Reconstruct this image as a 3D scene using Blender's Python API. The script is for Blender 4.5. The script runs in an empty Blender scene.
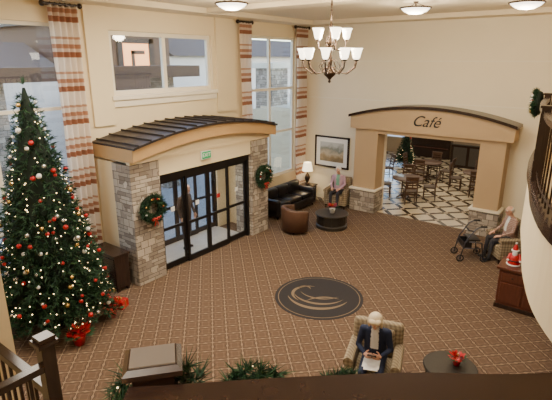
import bpy, bmesh, math, random
from mathutils import Vector, Matrix
random.seed(7)
R=random.uniform
D=math.radians
# ------------------------------------------------------------ materials
def mnode(nt,op,a,b=None,c=None):
    n=nt.nodes.new('ShaderNodeMath'); n.operation=op
    for i,x in enumerate((a,b,c)):
        if x is None: continue
        if isinstance(x,(int,float)): n.inputs[i].default_value=x
        else: nt.links.new(x,n.inputs[i])
    return n.outputs[0]
def mixc(nt,f,a,b):
    n=nt.nodes.new('ShaderNodeMix'); n.data_type='RGBA'
    if isinstance(f,(int,float)): n.inputs[0].default_value=f
    else: nt.links.new(f,n.inputs[0])
    for i,x in ((6,a),(7,b)):
        if isinstance(x,(tuple,list)): n.inputs[i].default_value=(*x[:3],1)
        else: nt.links.new(x,n.inputs[i])
    return n.outputs[2]
def base(name):
    m=bpy.data.materials.new(name); m.use_nodes=True
    nt=m.node_tree; p=nt.nodes['Principled BSDF']
    return m,nt,p
def coords(nt):
    tc=nt.nodes.new('ShaderNodeTexCoord')
    s=nt.nodes.new('ShaderNodeSeparateXYZ'); nt.links.new(tc.outputs['Object'],s.inputs[0])
    return tc.outputs['Object'],s.outputs[0],s.outputs[1],s.outputs[2]
def noise(nt,vec,scale,detail=3):
    n=nt.nodes.new('ShaderNodeTexNoise'); n.inputs['Scale'].default_value=scale
    n.inputs['Detail'].default_value=detail
    nt.links.new(vec,n.inputs['Vector']); return n.outputs['Fac']
def bumpit(nt,p,h,st=.2,dist=.01):
    b=nt.nodes.new('ShaderNodeBump'); b.inputs['Strength'].default_value=st; b.inputs['Distance'].default_value=dist
    nt.links.new(h,b.inputs['Height']); nt.links.new(b.outputs[0],p.inputs['Normal'])
def mat(name,col,rough=.6,metal=0,var=.12,scale=8,bump=0,es=0,ecol=None):
    m,nt,p=base(name)
    o,x,y,z=coords(nt); f=noise(nt,o,scale)
    lo=tuple(c*(1-var) for c in col); hi=tuple(min(1,c*(1+var)) for c in col)
    nt.links.new(mixc(nt,f,lo,hi),p.inputs['Base Color'])
    p.inputs['Roughness'].default_value=rough; p.inputs['Metallic'].default_value=metal
    if bump: bumpit(nt,p,f,bump)
    if es:
        p.inputs['Emission Color'].default_value=(*(ecol or col),1); p.inputs['Emission Strength'].default_value=es
    return m
def wood(name,c1,c2,rough=.35,scale=3):
    m,nt,p=base(name); o,x,y,z=coords(nt)
    mp=nt.nodes.new('ShaderNodeMapping'); mp.inputs['Scale'].default_value=(scale*6,scale*6,scale)
    nt.links.new(o,mp.inputs[0]); f=noise(nt,mp.outputs[0],1.5,6)
    nt.links.new(mixc(nt,f,c1,c2),p.inputs['Base Color']); p.inputs['Roughness'].default_value=rough
    return m
def stone(name):
    m,nt,p=base(name); o,x,y,z=coords(nt)
    cmb=nt.nodes.new('ShaderNodeCombineXYZ'); nt.links.new(mnode(nt,'ADD',x,y),cmb.inputs[0]); nt.links.new(z,cmb.inputs[1])
    def brick(w,h,c1,c2,off):
        b=nt.nodes.new('ShaderNodeTexBrick'); nt.links.new(cmb.outputs[0],b.inputs['Vector'])
        b.inputs['Scale'].default_value=1; b.inputs['Brick Width'].default_value=w; b.inputs['Row Height'].default_value=h
        b.inputs['Mortar Size'].default_value=.007; b.inputs['Mortar Smooth'].default_value=.3; b.offset=off
        b.inputs['Color1'].default_value=(*c1,1); b.inputs['Color2'].default_value=(*c2,1); b.inputs['Mortar'].default_value=(.05,.04,.03,1)
        return b
    b1=brick(.31,.085,(.55,.49,.41),(.17,.13,.10),.4)
    b2=brick(.19,.17,(.23,.19,.16),(.64,.57,.47),.6)
    f=noise(nt,o,2.3,2)
    ff=mnode(nt,'GREATER_THAN',f,.5)
    c=mixc(nt,ff,b1.outputs['Color'],b2.outputs['Color'])
    n2=noise(nt,o,14,4)
    c2=mixc(nt,mnode(nt,'MULTIPLY',n2,.4),c,(.33,.28,.23))
    nt.links.new(c2,p.inputs['Base Color']); p.inputs['Roughness'].default_value=.85
    h=mnode(nt,'SUBTRACT',mnode(nt,'MULTIPLY',n2,.6),b1.outputs['Fac']); bumpit(nt,p,h,.7,.02)
    return m
def glassm(name,tint=(.92,.95,.97),gl=.08):
    m=bpy.data.materials.new(name); m.use_nodes=True; nt=m.node_tree; nt.nodes.clear()
    o=nt.nodes.new('ShaderNodeOutputMaterial'); mx=nt.nodes.new('ShaderNodeMixShader')
    t=nt.nodes.new('ShaderNodeBsdfTransparent'); g=nt.nodes.new('ShaderNodeBsdfGlossy')
    t.inputs[0].default_value=(*tint,1); g.inputs['Roughness'].default_value=.03
    mx.inputs[0].default_value=gl
    nt.links.new(t.outputs[0],mx.inputs[1]); nt.links.new(g.outputs[0],mx.inputs[2]); nt.links.new(mx.outputs[0],o.inputs[0])
    return m
def carpet():
    m,nt,p=base('carpet_trellis'); o,x,y,z=coords(nt)
    k=2*math.pi/.36
    cx=mnode(nt,'COSINE',mnode(nt,'MULTIPLY',x,k)); cy=mnode(nt,'COSINE',mnode(nt,'MULTIPLY',y,k))
    c3=mnode(nt,'COSINE',mnode(nt,'MULTIPLY',x,3*k)); c4=mnode(nt,'COSINE',mnode(nt,'MULTIPLY',y,3*k))
    g=mnode(nt,'ADD',mnode(nt,'ADD',cx,cy),mnode(nt,'MULTIPLY',mnode(nt,'ADD',c3,c4),.22))
    a=mnode(nt,'ABSOLUTE',g)
    line=mnode(nt,'LESS_THAN',a,.20)
    dark=mnode(nt,'LESS_THAN',a,.52)
    inner=mnode(nt,'LESS_THAN',mnode(nt,'ABSOLUTE',mnode(nt,'SUBTRACT',a,1.25)),.14)
    n=noise(nt,o,60,2); n2=noise(nt,o,.5,2)
    b=mixc(nt,n2,(.110,.064,.038),(.132,.079,.048))
    c=mixc(nt,inner,b,(.165,.108,.067))
    c=mixc(nt,dark,c,(.060,.034,.022)); c=mixc(nt,line,c,(.27,.19,.12))
    c=mixc(nt,mnode(nt,'MULTIPLY',n,.25),c,(.11,.068,.043))
    nt.links.new(c,p.inputs['Base Color']); p.inputs['Roughness'].default_value=.95
    bumpit(nt,p,n,.3,.005)
    return m
def cafetile():
    m,nt,p=base('cafe_tile'); o,x,y,z=coords(nt)
    s=.62
    u=mnode(nt,'DIVIDE',mnode(nt,'ADD',x,y),s*1.414); v=mnode(nt,'DIVIDE',mnode(nt,'SUBTRACT',x,y),s*1.414)
    fu=mnode(nt,'FRACT',u); fv=mnode(nt,'FRACT',v)
    l=mnode(nt,'MAXIMUM',mnode(nt,'LESS_THAN',fu,.22),mnode(nt,'LESS_THAN',fv,.22))
    both=mnode(nt,'MULTIPLY',mnode(nt,'LESS_THAN',fu,.22),mnode(nt,'LESS_THAN',fv,.22))
    n=noise(nt,o,3,4)
    cr=mixc(nt,n,(.52,.43,.29),(.68,.58,.42))
    c=mixc(nt,l,cr,(.045,.03,.02)); c=mixc(nt,both,c,(.45,.36,.24))
    nt.links.new(c,p.inputs['Base Color']); p.inputs['Roughness'].default_value=.22
    return m
def curtainm():
    m,nt,p=base('striped_curtain'); o,x,y,z=coords(nt)
    f=mnode(nt,'FRACT',mnode(nt,'DIVIDE',z,.66))
    r=nt.nodes.new('ShaderNodeValToRGB'); r.color_ramp.interpolation='CONSTANT'
    e=r.color_ramp.elements; e[0].position=0; e[0].color=(.86,.78,.68,1); e[1].position=.34; e[1].color=(.36,.16,.09,1)
    for pos,c in ((.5,(.78,.64,.53,1)),(.6,(.50,.27,.17,1)),(.72,(.82,.72,.61,1)),(.86,(.55,.34,.23,1)),(.93,(.86,.78,.68,1))):
        q=e.new(pos); q.color=c
    nt.links.new(f,r.inputs[0]); nt.links.new(r.outputs[0],p.inputs['Base Color']); p.inputs['Roughness'].default_value=.8
    tr=nt.nodes.new('ShaderNodeBsdfTranslucent'); nt.links.new(r.outputs[0],tr.inputs[0])
    mx=nt.nodes.new('ShaderNodeMixShader'); mx.inputs[0].default_value=.35
    out=nt.nodes['Material Output']; nt.links.new(p.outputs[0],mx.inputs[1]); nt.links.new(tr.outputs[0],mx.inputs[2]); nt.links.new(mx.outputs[0],out.inputs[0])
    return m
def checkfab(name,c1,c2,c3,s=.07):
    m,nt,p=base(name); o,x,y,z=coords(nt)
    k=2*math.pi/s
    g=mnode(nt,'ADD',mnode(nt,'SINE',mnode(nt,'MULTIPLY',mnode(nt,'ADD',x,y),k)),mnode(nt,'SINE',mnode(nt,'MULTIPLY',z,k)))
    c=mixc(nt,mnode(nt,'GREATER_THAN',g,.7),c1,c2); c=mixc(nt,mnode(nt,'LESS_THAN',g,-.9),c,c3)
    nt.links.new(c,p.inputs['Base Color']); p.inputs['Roughness'].default_value=.9
    return m
def landscape():
    m,nt,p=base('landscape_print'); o,x,y,z=coords(nt)
    n=noise(nt,o,5,6); h=mnode(nt,'ADD',z,mnode(nt,'MULTIPLY',n,.5))
    r=nt.nodes.new('ShaderNodeValToRGB'); e=r.color_ramp.elements
    e[0].position=0; e[0].color=(.1,.09,.06,1); e[1].position=1; e[1].color=(.55,.58,.56,1)
    for pos,c in ((.3,(.28,.2,.1,1)),(.45,(.5,.42,.3,1)),(.6,(.2,.22,.18,1)),(.75,(.5,.52,.5,1))):
        q=e.new(pos); q.color=c
    nt.links.new(mnode(nt,'ADD',h,.25),r.inputs[0]); nt.links.new(r.outputs[0],p.inputs['Base Color']); p.inputs['Roughness'].default_value=.3
    return m
WALL=mat('wall_cream',(.82,.69,.46),.85,var=.03,scale=2)
WALLB=mat('wall_cream_light',(.85,.76,.58),.85,var=.03,scale=2)
TANW=mat('tan_paint',(.50,.36,.21),.8,var=.04,scale=2)
FASC=mat('fascia_tan',(.46,.29,.13),.6,var=.06,scale=3)
CEIL=mat('ceiling_paint',(.80,.69,.50),.9,var=.03,scale=2)
TRIM=mat('trim_cream',(.86,.79,.64),.6,var=.03)
STONE=stone('ledgestone')
BLK=mat('black_aluminium',(.014,.012,.012),.35,.3,var=.2)
GLASS=glassm('window_glass'); GLASSD=glassm('door_glass',(.92,.94,.95),.08)
CARP=carpet(); TILE=cafetile(); CURT=curtainm()
DKW=wood('dark_walnut',(.016,.009,.007),(.045,.024,.017),.25)
REDW=wood('cherry_wood',(.06,.018,.01),(.14,.045,.025),.3)
METR=mat('metal_roof',(.045,.036,.034),.45,.5,var=.2)
ORB=mat('bronze_metal',(.07,.045,.03),.35,.8,var=.2)
SHADE=mat('frosted_glass_glow',(1,.93,.8),.4,var=.02,es=4.5,ecol=(1,.88,.68))
BOWL=mat('alabaster_glow',(1,.93,.8),.4,var=.02,es=4,ecol=(1,.93,.80))
LEATH=mat('black_leather',(.012,.010,.010),.3,var=.3,bump=.1,scale=30)
BRL=mat('brown_leather',(.10,.05,.03),.4,var=.2,bump=.1,scale=30)
FAB=checkfab('beige_damask',(.26,.205,.13),(.36,.295,.20),(.17,.13,.085))
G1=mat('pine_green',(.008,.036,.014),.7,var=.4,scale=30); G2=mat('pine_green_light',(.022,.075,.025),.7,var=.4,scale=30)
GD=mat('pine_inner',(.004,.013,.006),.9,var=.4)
RED=mat('red_gloss',(.50,.012,.014),.3,var=.2); GOLD=mat('gold_gloss',(.75,.48,.15),.25,.8,var=.1)
SILV=mat('silver_gloss',(.8,.8,.8),.2,.8,var=.05); WHT=mat('white_matte',(.82,.82,.80),.7,var=.04)
WPANE=mat('exterior_pane',(.30,.34,.38),.2,.3,var=.1)
LED=mat('fairy_light',(1,.75,.4),.5,var=.01,es=6,ecol=(1,.72,.36))
SKIN=mat('skin',(.70,.40,.28),.55,var=.08,scale=20)
LIP=mat('lips',(.45,.15,.13),.5); DARK=mat('near_black',(.012,.012,.014),.5,var=.2)
# ------------------------------------------------------------ builder
def basis(d):
    d=Vector(d).normalized(); a=Vector((0,0,1)) if abs(d.z)<.9 else Vector((1,0,0))
    u=d.cross(a).normalized(); return u,d.cross(u).normalized(),d
class B:
    def __init__(s): s.v=[];s.f=[];s.m=[];s.s=[];s.M=None
    def add(s,vs,fs,mi=0,sm=False,M=None):
        o=len(s.v)
        for p in vs:
            p=Vector(p)
            if M is not None: p=M@p
            if s.M is not None: p=s.M@p
            s.v.append(p)
        for f in fs: s.f.append([i+o for i in f]); s.m.append(mi); s.s.append(sm)
    def box(s,x0,x1,y0,y1,z0,z1,mi=0,M=None):
        s.add([(x0,y0,z0),(x1,y0,z0),(x1,y1,z0),(x0,y1,z0),(x0,y0,z1),(x1,y0,z1),(x1,y1,z1),(x0,y1,z1)],
              [(0,3,2,1),(4,5,6,7),(0,1,5,4),(1,2,6,5),(2,3,7,6),(3,0,4,7)],mi,False,M)
    def cb(s,c,sz,mi=0,M=None):
        s.box(c[0]-sz[0]/2,c[0]+sz[0]/2,c[1]-sz[1]/2,c[1]+sz[1]/2,c[2]-sz[2]/2,c[2]+sz[2]/2,mi,M)
    def rbox(s,c,sz,r,mi=0,M=None):
        h=[x/2 for x in sz]; r=min(r,*[x*.99 for x in h]); c=Vector(c)
        g=[[-a,-a+r*.3,-a+r,a-r,a-r*.3,a] for a in h]
        for ax in range(3):
            i,j=[q for q in range(3) if q!=ax]
            for sg in (-1,1):
                vs=[];fs=[]
                for a in g[i]:
                    for b in g[j]:
                        p=[0,0,0]; p[ax]=sg*h[ax]; p[i]=a; p[j]=b
                        q=Vector([max(-h[k]+r,min(h[k]-r,p[k])) for k in range(3)])
                        n=Vector(p)-q
                        if n.length>1e-9: n=n.normalized()*r
                        vs.append(c+q+n)
                for a in range(5):
                    for b in range(5):
                        fs.append((a*6+b,a*6+b+1,(a+1)*6+b+1,(a+1)*6+b))
                s.add(vs,fs,mi,True,M)
    def cone(s,p0,p1,r0,r1,mi=0,n=12,M=None,caps=True):
        p0=Vector(p0);p1=Vector(p1)
        if (p1-p0).length<1e-6: return
        u,w,d=basis(p1-p0); vs=[]
        for p,r in ((p0,r0),(p1,r1)):
            for i in range(n):
                a=2*math.pi*i/n; vs.append(p+(u*math.cos(a)+w*math.sin(a))*r)
        s.add(vs,[(i,(i+1)%n,n+(i+1)%n,n+i) for i in range(n)],mi,True,M)
        if caps: s.add(vs,[tuple(range(n)),tuple(range(2*n-1,n-1,-1))],mi,False,M)
    def ell(s,c,r,mi=0,M=None,a=12,b=8):
        if isinstance(r,(int,float)): r=(r,r,r)
        vs=[(c[0],c[1],c[2]+r[2])];fs=[]
        for j in range(1,b):
            t=math.pi*j/b
            for i in range(a):
                q=2*math.pi*i/a; vs.append((c[0]+r[0]*math.sin(t)*math.cos(q),c[1]+r[1]*math.sin(t)*math.sin(q),c[2]+r[2]*math.cos(t)))
        vs.append((c[0],c[1],c[2]-r[2])); L=len(vs)-1
        for i in range(a):
            fs.append((0,1+i,1+(i+1)%a)); fs.append((L,1+(b-2)*a+(i+1)%a,1+(b-2)*a+i))
            for j in range(b-2): fs.append((1+j*a+i,1+(j+1)*a+i,1+(j+1)*a+(i+1)%a,1+j*a+(i+1)%a))
        s.add(vs,fs,mi,True,M)
    def cap(s,p0,p1,r0,r1,mi=0,n=10,M=None):
        s.cone(p0,p1,r0,r1,mi,n,M,True); s.ell(p0,r0,mi,M,n,6); s.ell(p1,r1,mi,M,n,6)
    def tube(s,pts,r,mi=0,n=8,M=None):
        pts=[Vector(p) for p in pts]; rr=r if isinstance(r,(list,tuple)) else [r]*len(pts)
        vs=[];fs=[]; u=None
        for k,p in enumerate(pts):
            d=(pts[min(k+1,len(pts)-1)]-pts[max(k-1,0)]).normalized()
            if u is None: u,w,_=basis(d)
            else:
                u=(u-d*u.dot(d)).normalized(); w=d.cross(u)
            for i in range(n):
                a=2*math.pi*i/n; vs.append(p+(u*math.cos(a)+w*math.sin(a))*rr[k])
        for k in range(len(pts)-1):
            for i in range(n): fs.append((k*n+i,k*n+(i+1)%n,(k+1)*n+(i+1)%n,(k+1)*n+i))
        fs.append(tuple(range(n))); fs.append(tuple(range((len(pts)-1)*n,len(pts)*n)))
        s.add(vs,fs,mi,True,M)
    def lathe(s,prof,c=(0,0,0),mi=0,n=20,M=None,smooth=True):
        vs=[];fs=[]
        for r,z in prof:
            for i in range(n):
                a=2*math.pi*i/n; vs.append((c[0]+r*math.cos(a),c[1]+r*math.sin(a),c[2]+z))
        for k in range(len(prof)-1):
            for i in range(n): fs.append((k*n+i,k*n+(i+1)%n,(k+1)*n+(i+1)%n,(k+1)*n+i))
        s.add(vs,fs,mi,smooth,M)
    def loft(s,rings,mi=0,n=16,M=None):
        vs=[];fs=[]
        for c,rx,ry in rings:
            for i in range(n):
                a=2*math.pi*i/n; vs.append((c[0]+rx*math.cos(a),c[1]+ry*math.sin(a),c[2]))
        for k in range(len(rings)-1):
            for i in range(n): fs.append((k*n+i,k*n+(i+1)%n,(k+1)*n+(i+1)%n,(k+1)*n+i))
        fs.append(tuple(range(n-1,-1,-1))); fs.append(tuple(range((len(rings)-1)*n,len(rings)*n)))
        s.add(vs,fs,mi,True,M)
    def strip(s,ts,top,bot,a0,a1,mi=0,axis='x'):
        vs=[];fs=[]
        P=(lambda a,t,z:(a,t,z)) if axis=='x' else (lambda a,t,z:(t,a,z))
        for t in ts: vs+= [P(a0,t,bot(t)),P(a0,t,top(t)),P(a1,t,top(t)),P(a1,t,bot(t))]
        for k in range(len(ts)-1):
            for i in range(4): fs.append((k*4+i,k*4+(i+1)%4,(k+1)*4+(i+1)%4,(k+1)*4+i))
        fs.append((0,1,2,3)); L=(len(ts)-1)*4; fs.append((L,L+3,L+2,L+1))
        s.add(vs,fs,mi,False)
    def poly(s,pts,z0,z1,mi=0):
        n=len(pts); vs=[(p[0],p[1],z0) for p in pts]+[(p[0],p[1],z1) for p in pts]
        s.add(vs,[tuple(range(n-1,-1,-1)),tuple(range(n,2*n))]+[(i,(i+1)%n,n+(i+1)%n,n+i) for i in range(n)],mi)
    def tuft(s,p,d,n,L,w,mi):
        p=Vector(p);d=Vector(d)
        for _ in range(n):
            q=(d+Vector((R(-1,1),R(-1,1),R(-1,1)))*.75)
            if q.length<.05: continue
            q.normalize(); sd=q.cross(Vector((R(-1,1),R(-1,1),R(-1,1))))
            if sd.length<.01: continue
            sd.normalize(); l=L*R(.7,1.15)
            s.add([p-sd*w,p+sd*w,p+q*l],[(0,1,2)],mi if R(0,1)<.6 else mi+1)
    def obj(s,name,mats,loc=(0,0,0),rz=0,bevel=0,normals=True,merge=False):
        me=bpy.data.meshes.new(name); me.from_pydata([tuple(v) for v in s.v],[],s.f)
        for m in mats: me.materials.append(m)
        me.polygons.foreach_set('material_index',s.m); me.polygons.foreach_set('use_smooth',s.s); me.update()
        if normals:
            bm=bmesh.new(); bm.from_mesh(me)
            if merge: bmesh.ops.remove_doubles(bm,verts=bm.verts,dist=1e-5)
            bmesh.ops.recalc_face_normals(bm,faces=bm.faces); bm.to_mesh(me); bm.free()
        o=bpy.data.objects.new(name,me); bpy.context.scene.collection.objects.link(o)
        o.location=loc; o.rotation_euler=(0,0,rz)
        if bevel:
            b=o.modifiers.new('Bevel','BEVEL'); b.width=bevel; b.segments=2; b.limit_method='ANGLE'; b.angle_limit=D(50)
        return o
def inst(o,loc,rz=0,name=None):
    q=bpy.data.objects.new(name or o.name.split('.')[0],o.data); bpy.context.scene.collection.objects.link(q)
    q.location=loc; q.rotation_euler=(0,0,rz)
    for m in o.modifiers:
        k=q.modifiers.new('Bevel','BEVEL'); k.width=m.width; k.segments=2; k.limit_method='ANGLE'; k.angle_limit=D(50)
    return q
def face(dx,dy): return math.atan2(-dx,dy)
def rng(a,b,n): return [a+(b-a)*i/n for i in range(n+1)]
def text(body,size,loc,rot,m,parent=None,shear=0,ext=.01,name='lettering'):
    c=bpy.data.curves.new(name,'FONT'); c.body=body; c.size=size; c.align_x='CENTER'; c.align_y='CENTER'; c.extrude=ext; c.shear=shear
    c.materials.append(m); o=bpy.data.objects.new(name,c); bpy.context.scene.collection.objects.link(o)
    o.location=loc; o.rotation_euler=rot
    if parent:
        o.parent=parent; 
    return o
# ------------------------------------------------------------ room shell
XL,XR,YF,YB,H=-9.3,1.5,-2.5,14.0,6.0
def wallgrid(name,axis,a0,a1,t0,t1,z0,z1,holes,mats):
    b=B(); ts=sorted({t0,t1,*[h[0] for h in holes],*[h[1] for h in holes]}); zs=sorted({z0,z1,*[h[2] for h in holes],*[h[3] for h in holes]})
    for i in range(len(ts)-1):
        for j in range(len(zs)-1):
            tm=(ts[i]+ts[i+1])/2; zm=(zs[j]+zs[j+1])/2
            if any(h[0]<tm<h[1] and h[2]<zm<h[3] for h in holes): continue
            if axis=='x': b.box(a0,a1,ts[i],ts[i+1],zs[j],zs[j+1])
            else: b.box(ts[i],ts[i+1],a0,a1,zs[j],zs[j+1])
    return b.obj(name,mats)
b=B(); b.box(XL,XR,YF,13.65,-.1,0); b.obj('floor',[CARP])
b=B(); b.box(XL-.2,XR+.2,YF-.2,YB+.2,H,H+.1)
b.box(XL,XL+.7,YF,YB,H-.12,H); b.box(XL+.7,XR,YB-.7,YB,H-.12,H)
for y in (4.,8.6): b.box(XL+.7,XR,y,y+.45,H-.1,H)
b.obj('ceiling',[CEIL])
wallgrid('wall_left','x',XL-.2,XL,YF-.2,YB+.2,0,H,[(2.2,5.2,.6,5.5),(6.3,9.43,4.03,5.42),(6.4,9.45,0,2.35),(10.75,13.4,1.0,5.5)],[WALL])
wallgrid('wall_back','y',YB,YB+.2,XL,XR,0,H,[(-6.2,-3.16,0,2.6)],[WALLB])
b=B(); b.box(XR,XR+.2,YF-.2,YB+.2,0,H); b.obj('wall_right',[WALL])
b=B(); b.box(XL,XR,YF-.2,YF,0,H); b.obj('wall_front',[WALL])
b=B(); b.box(-3.4,-3.2,YF,1.16,0,H); b.obj('wall_stair',[WALL])
b=B()
for z in (3.55,4.75): b.box(XL,XR,YB-.012,YB,z,z+.03)
b.obj('trim_1',[TRIM])
b=B(); b.box(XL,-7.1,YB-.02,YB,0,.14); b.box(-2.3,XR,YB-.02,YB,0,.14); b.obj('baseboard_back',[TRIM])
b=B(); b.box(XL,XL+.02,10.2,YB-.02,0,.14); b.box(XL,XL+.02,YF,5.5,0,.14); b.obj('baseboard_left',[TRIM])
b=B(); b.box(XL,XL+.10,6.2,9.53,3.93,4.03); b.box(XL,XL+.05,6.2,9.53,3.78,3.93); b.obj('trim_2',[TRIM],bevel=.01)
b=B(); b.box(XL,XL+.06,5.72,6.25,3.4,H-.12); b.box(XL,XL+.06,9.55,10.3,3.4,H-.12); b.obj('trim_3',[WALL])
def window(name,y0,y1,z0,z1,vs,hs,x=XL-.12,fm=TRIM,w=.05,gl=GLASS):
    b=B(); t=.045
    for y in [y0+w/2,y1-w/2]+vs: b.box(x-t,x+t,y-w/2,y+w/2,z0,z1)
    for z in [z0+w/2,z1-w/2]+hs: b.box(x-t+.002,x+t-.002,y0,y1,z-w/2,z+w/2)
    b.box(x-.004,x+.004,y0,y1,z0,z1,1)
    return b.obj(name,[fm,gl])
window('window_1',2.2,5.2,.6,5.5,[3.7],[2.2,3.85],w=.07)
window('window_2',6.3,9.43,4.03,5.42,[7.86],[],w=.1)
window('window_3',10.75,13.4,1.0,5.5,[12.07],[2.5,3.9],w=.08)
# vestibule
b=B(); b.box(XL-.2,-8.2,6.4,9.45,0,.012); b.obj('vestibule_floor',[mat('vestibule_tile',(.50,.48,.45),.5,scale=5)])
def slidedoor(name,x,stick=True):
    b=B(); y0,y1=6.37,9.48; z1=2.2
    b.box(x-.07,x+.07,y0,y1,z1,2.36)
    for y in (y0,y1-.07): b.box(x-.06,x+.06,y,y+.07,0,z1)
    pw=(y1-y0-.14)/4
    for k in range(4):
        a=y0+.07+k*pw; c=a+pw; xx=x+(.025 if k in(1,2) else -.02)
        b.box(xx-.022,xx+.022,a,a+.065,.02,z1); b.box(xx-.022,xx+.022,c-.065,c,.02,z1)
        b.box(xx-.02,xx+.02,a,c,.02,.16); b.box(xx-.02,xx+.02,a,c,z1-.08,z1); b.box(xx-.02,xx+.02,a,c,.98,1.05)
        b.box(xx-.004,xx+.004,a,c,.1,z1-.04,1)
        if stick: b.box(xx+.006,xx+.012,a+pw/2-.055,a+pw/2+.055,1.40,1.51,2 if k==2 else 3)
    return b.obj(name,[BLK,GLASSD,RED,WHT])
slidedoor('door_1',-8.17); slidedoor('door_2',XL-.1,False)
for y0,y1 in ((5.6,6.36),(9.49,10.2)):
    b=B(); b.box(-8.62,-8.0,y0,y1,0,2.72); b.obj('stone_column',[STONE],bevel=.012)
b=B(); b.box(XL,-8.62,5.65,5.8,0,2.72); b.box(XL,-8.62,10.0,10.15,0,2.72); b.obj('wall_vestibule',[WALL])
# canopy
yc=7.96; hw=2.38
arc=lambda e,r:(lambda y:e+r*(1-((y-yc)/hw)**2))
ts=rng(5.58,10.34,28)
b=B()
b.strip(ts,arc(3.06,.28),arc(2.80,.26),-8.0,-7.82,0)
b.strip(rng(5.62,10.28,24),arc(2.83,.26),lambda y:2.725,-8.12,-8.01,1)
b.box(-8.24,-8.03,6.38,9.47,2.37,2.725,1)
b.box(XL+.003,-8.0,5.58,5.68,2.8,3.07,0); b.box(XL+.003,-8.0,10.24,10.34,2.8,3.07,0)
b.strip(ts,arc(3.11,.28),arc(3.065,.28),XL+.07,-7.76,2)
for y in rng(5.7,10.2,14):
    f=arc(3.11,.28); b.box(XL+.07,-7.76,y-.012,y+.012,f(y)-.01,f(y)+.035,2)
b.box(XL+.003,-8.0,5.68,10.24,2.74,2.8,1)
b.obj('entrance_canopy',[FASC,WALL,METR])
EXG=mat('exit_green',(.01,.22,.07),.4,es=.25,ecol=(.02,.8,.25))
b=B(); b.cb((0,0,0),(.04,.32,.2),0); b.cb((.022,0,0),(.006,.29,.17),1); ex=b.obj('exit_sign',[WHT,EXG],(-7.98,7.76,2.62),bevel=.004)
text('EXIT',.13,(.027,0,0),(D(90),0,D(90)),WHT,ex,ext=.002)
def wreath(name,Rr,loc,rot,bow=True):
    b=B()
    for i in range(int(1100*Rr)):
        a=R(0,2*math.pi); rr=Rr*R(.5,1); p=Vector((rr*math.cos(a),R(-.0,.06),rr*math.sin(a)))
        d=Vector((math.cos(a)*R(-.6,1),R(.1,.9),math.sin(a)*R(-.6,1)))
        b.tuft(p,d,6,.12*Rr/.3,.010,0)
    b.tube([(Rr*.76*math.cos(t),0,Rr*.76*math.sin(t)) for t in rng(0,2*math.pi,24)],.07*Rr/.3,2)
    for i in range(14):
        a=R(0,6.28); b.ell((Rr*.76*math.cos(a),.085,Rr*.76*math.sin(a)),.025,random.choice((3,4,5)))
    if bow:
        z=-Rr*.7
        for sg in (-1,1):
            b.tube([(0,.10,z),(sg*.04,.13,z+.04),(sg*.09,.12,z+.03),(sg*.08,.11,z-.02),(0,.10,z)],.014,3)
            b.tube([(0,.10,z),(sg*.03,.12,z-.08),(sg*.05,.11,z-.15)],.012,3)
        b.ell((0,.12,z),.022,3)
    o=b.obj(name,[G1,G2,GD,RED,GOLD,WHT],loc,normals=False); o.rotation_euler=(0,0,rot); return o
wreath('christmas_wreath',.31,(-7.91,6.02,1.72),D(-90))
wreath('christmas_wreath',.31,(-7.91,9.87,1.70),D(-90))
def xmastree(name,Hh,Rm,loc,N,nl,no,lr=.0105):
    b=B(); z0=.28*Hh/4
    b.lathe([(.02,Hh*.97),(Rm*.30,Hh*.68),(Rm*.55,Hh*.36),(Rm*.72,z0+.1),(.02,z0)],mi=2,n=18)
    b.cone((0,0,0),(0,0,Hh*.5),.06*Rm+.02,.03,7,8)
    b.cone((0,0,0),(0,0,.05),Rm*.28,Rm*.25,7,12)
    tips=[]
    for i in range(N):
        t=1-math.sqrt(1-i/N*.999); an=i*2.39996+R(-.2,.2)
        L=Rm*((1-t)**.88)*R(.82,1.04)+.04; z=z0+t*(Hh-z0)*.97
        c,s_=math.cos(an),math.sin(an); k=max(2,int(L*.75/.085)); pts=[]
        for j in range(k+1):
            q=.3+.7*j/k; r=L*q; zz=z+.25*L*(1-q)-.10*q*q*L+.03
            p=Vector((r*c,r*s_,zz)); pts.append(p)
            b.tuft(p,(c*.8,s_*.8,-.1),8,.115,.013,0)
        tips.append(pts[-1]+Vector((c*.03,s_*.03,0)))
    b.tuft((0,0,Hh-.08),(0,0,1),20,.14,.01,0)
    for p in random.sample(tips,min(no,len(tips))): b.ell(p-Vector((0,0,.04)),R(.030,.048),random.choice((3,3,3,3,4,5,6)),None,10,6)
    for i in range(nl):
        t=1-math.sqrt(1-R(0,.99)); a=R(0,6.283); rr=Rm*((1-t)**.88)*R(.8,1.0)+.03
        b.ell((rr*math.cos(a),rr*math.sin(a),z0+t*(Hh-z0)*.97+R(-.02,.05)),lr,8,None,6,4)
    return b.obj(name,[G1,G2,GD,RED,GOLD,SILV,WHT,DKW,LED],loc,normals=False)
xmastree('christmas_tree',4.5,1.05,(-8.03,3.75,0),1000,360,190)
xmastree('christmas_tree',1.7,.45,(-8.2,21,0),150,30,20)
def gift(loc,sz,rz):
    b=B(); b.cb((0,0,sz[2]/2),sz,0); b.cb((0,0,sz[2]/2),(sz[0]*.12,sz[1]+.006,sz[2]+.006),1); b.cb((0,0,sz[2]/2),(sz[0]+.006,sz[1]*.12,sz[2]+.006),1)
    for sg in (-1,1): b.tube([(0,0,sz[2]),(sg*.04,0,sz[2]+.05),(sg*.08,0,sz[2]+.03),(0,0,sz[2])],.01,1)
    b.obj('gift_box',[RED,GOLD],loc,rz,bevel=.004)
gift((-7.62,4.80,0),(.30,.22,.16),.4)
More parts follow.
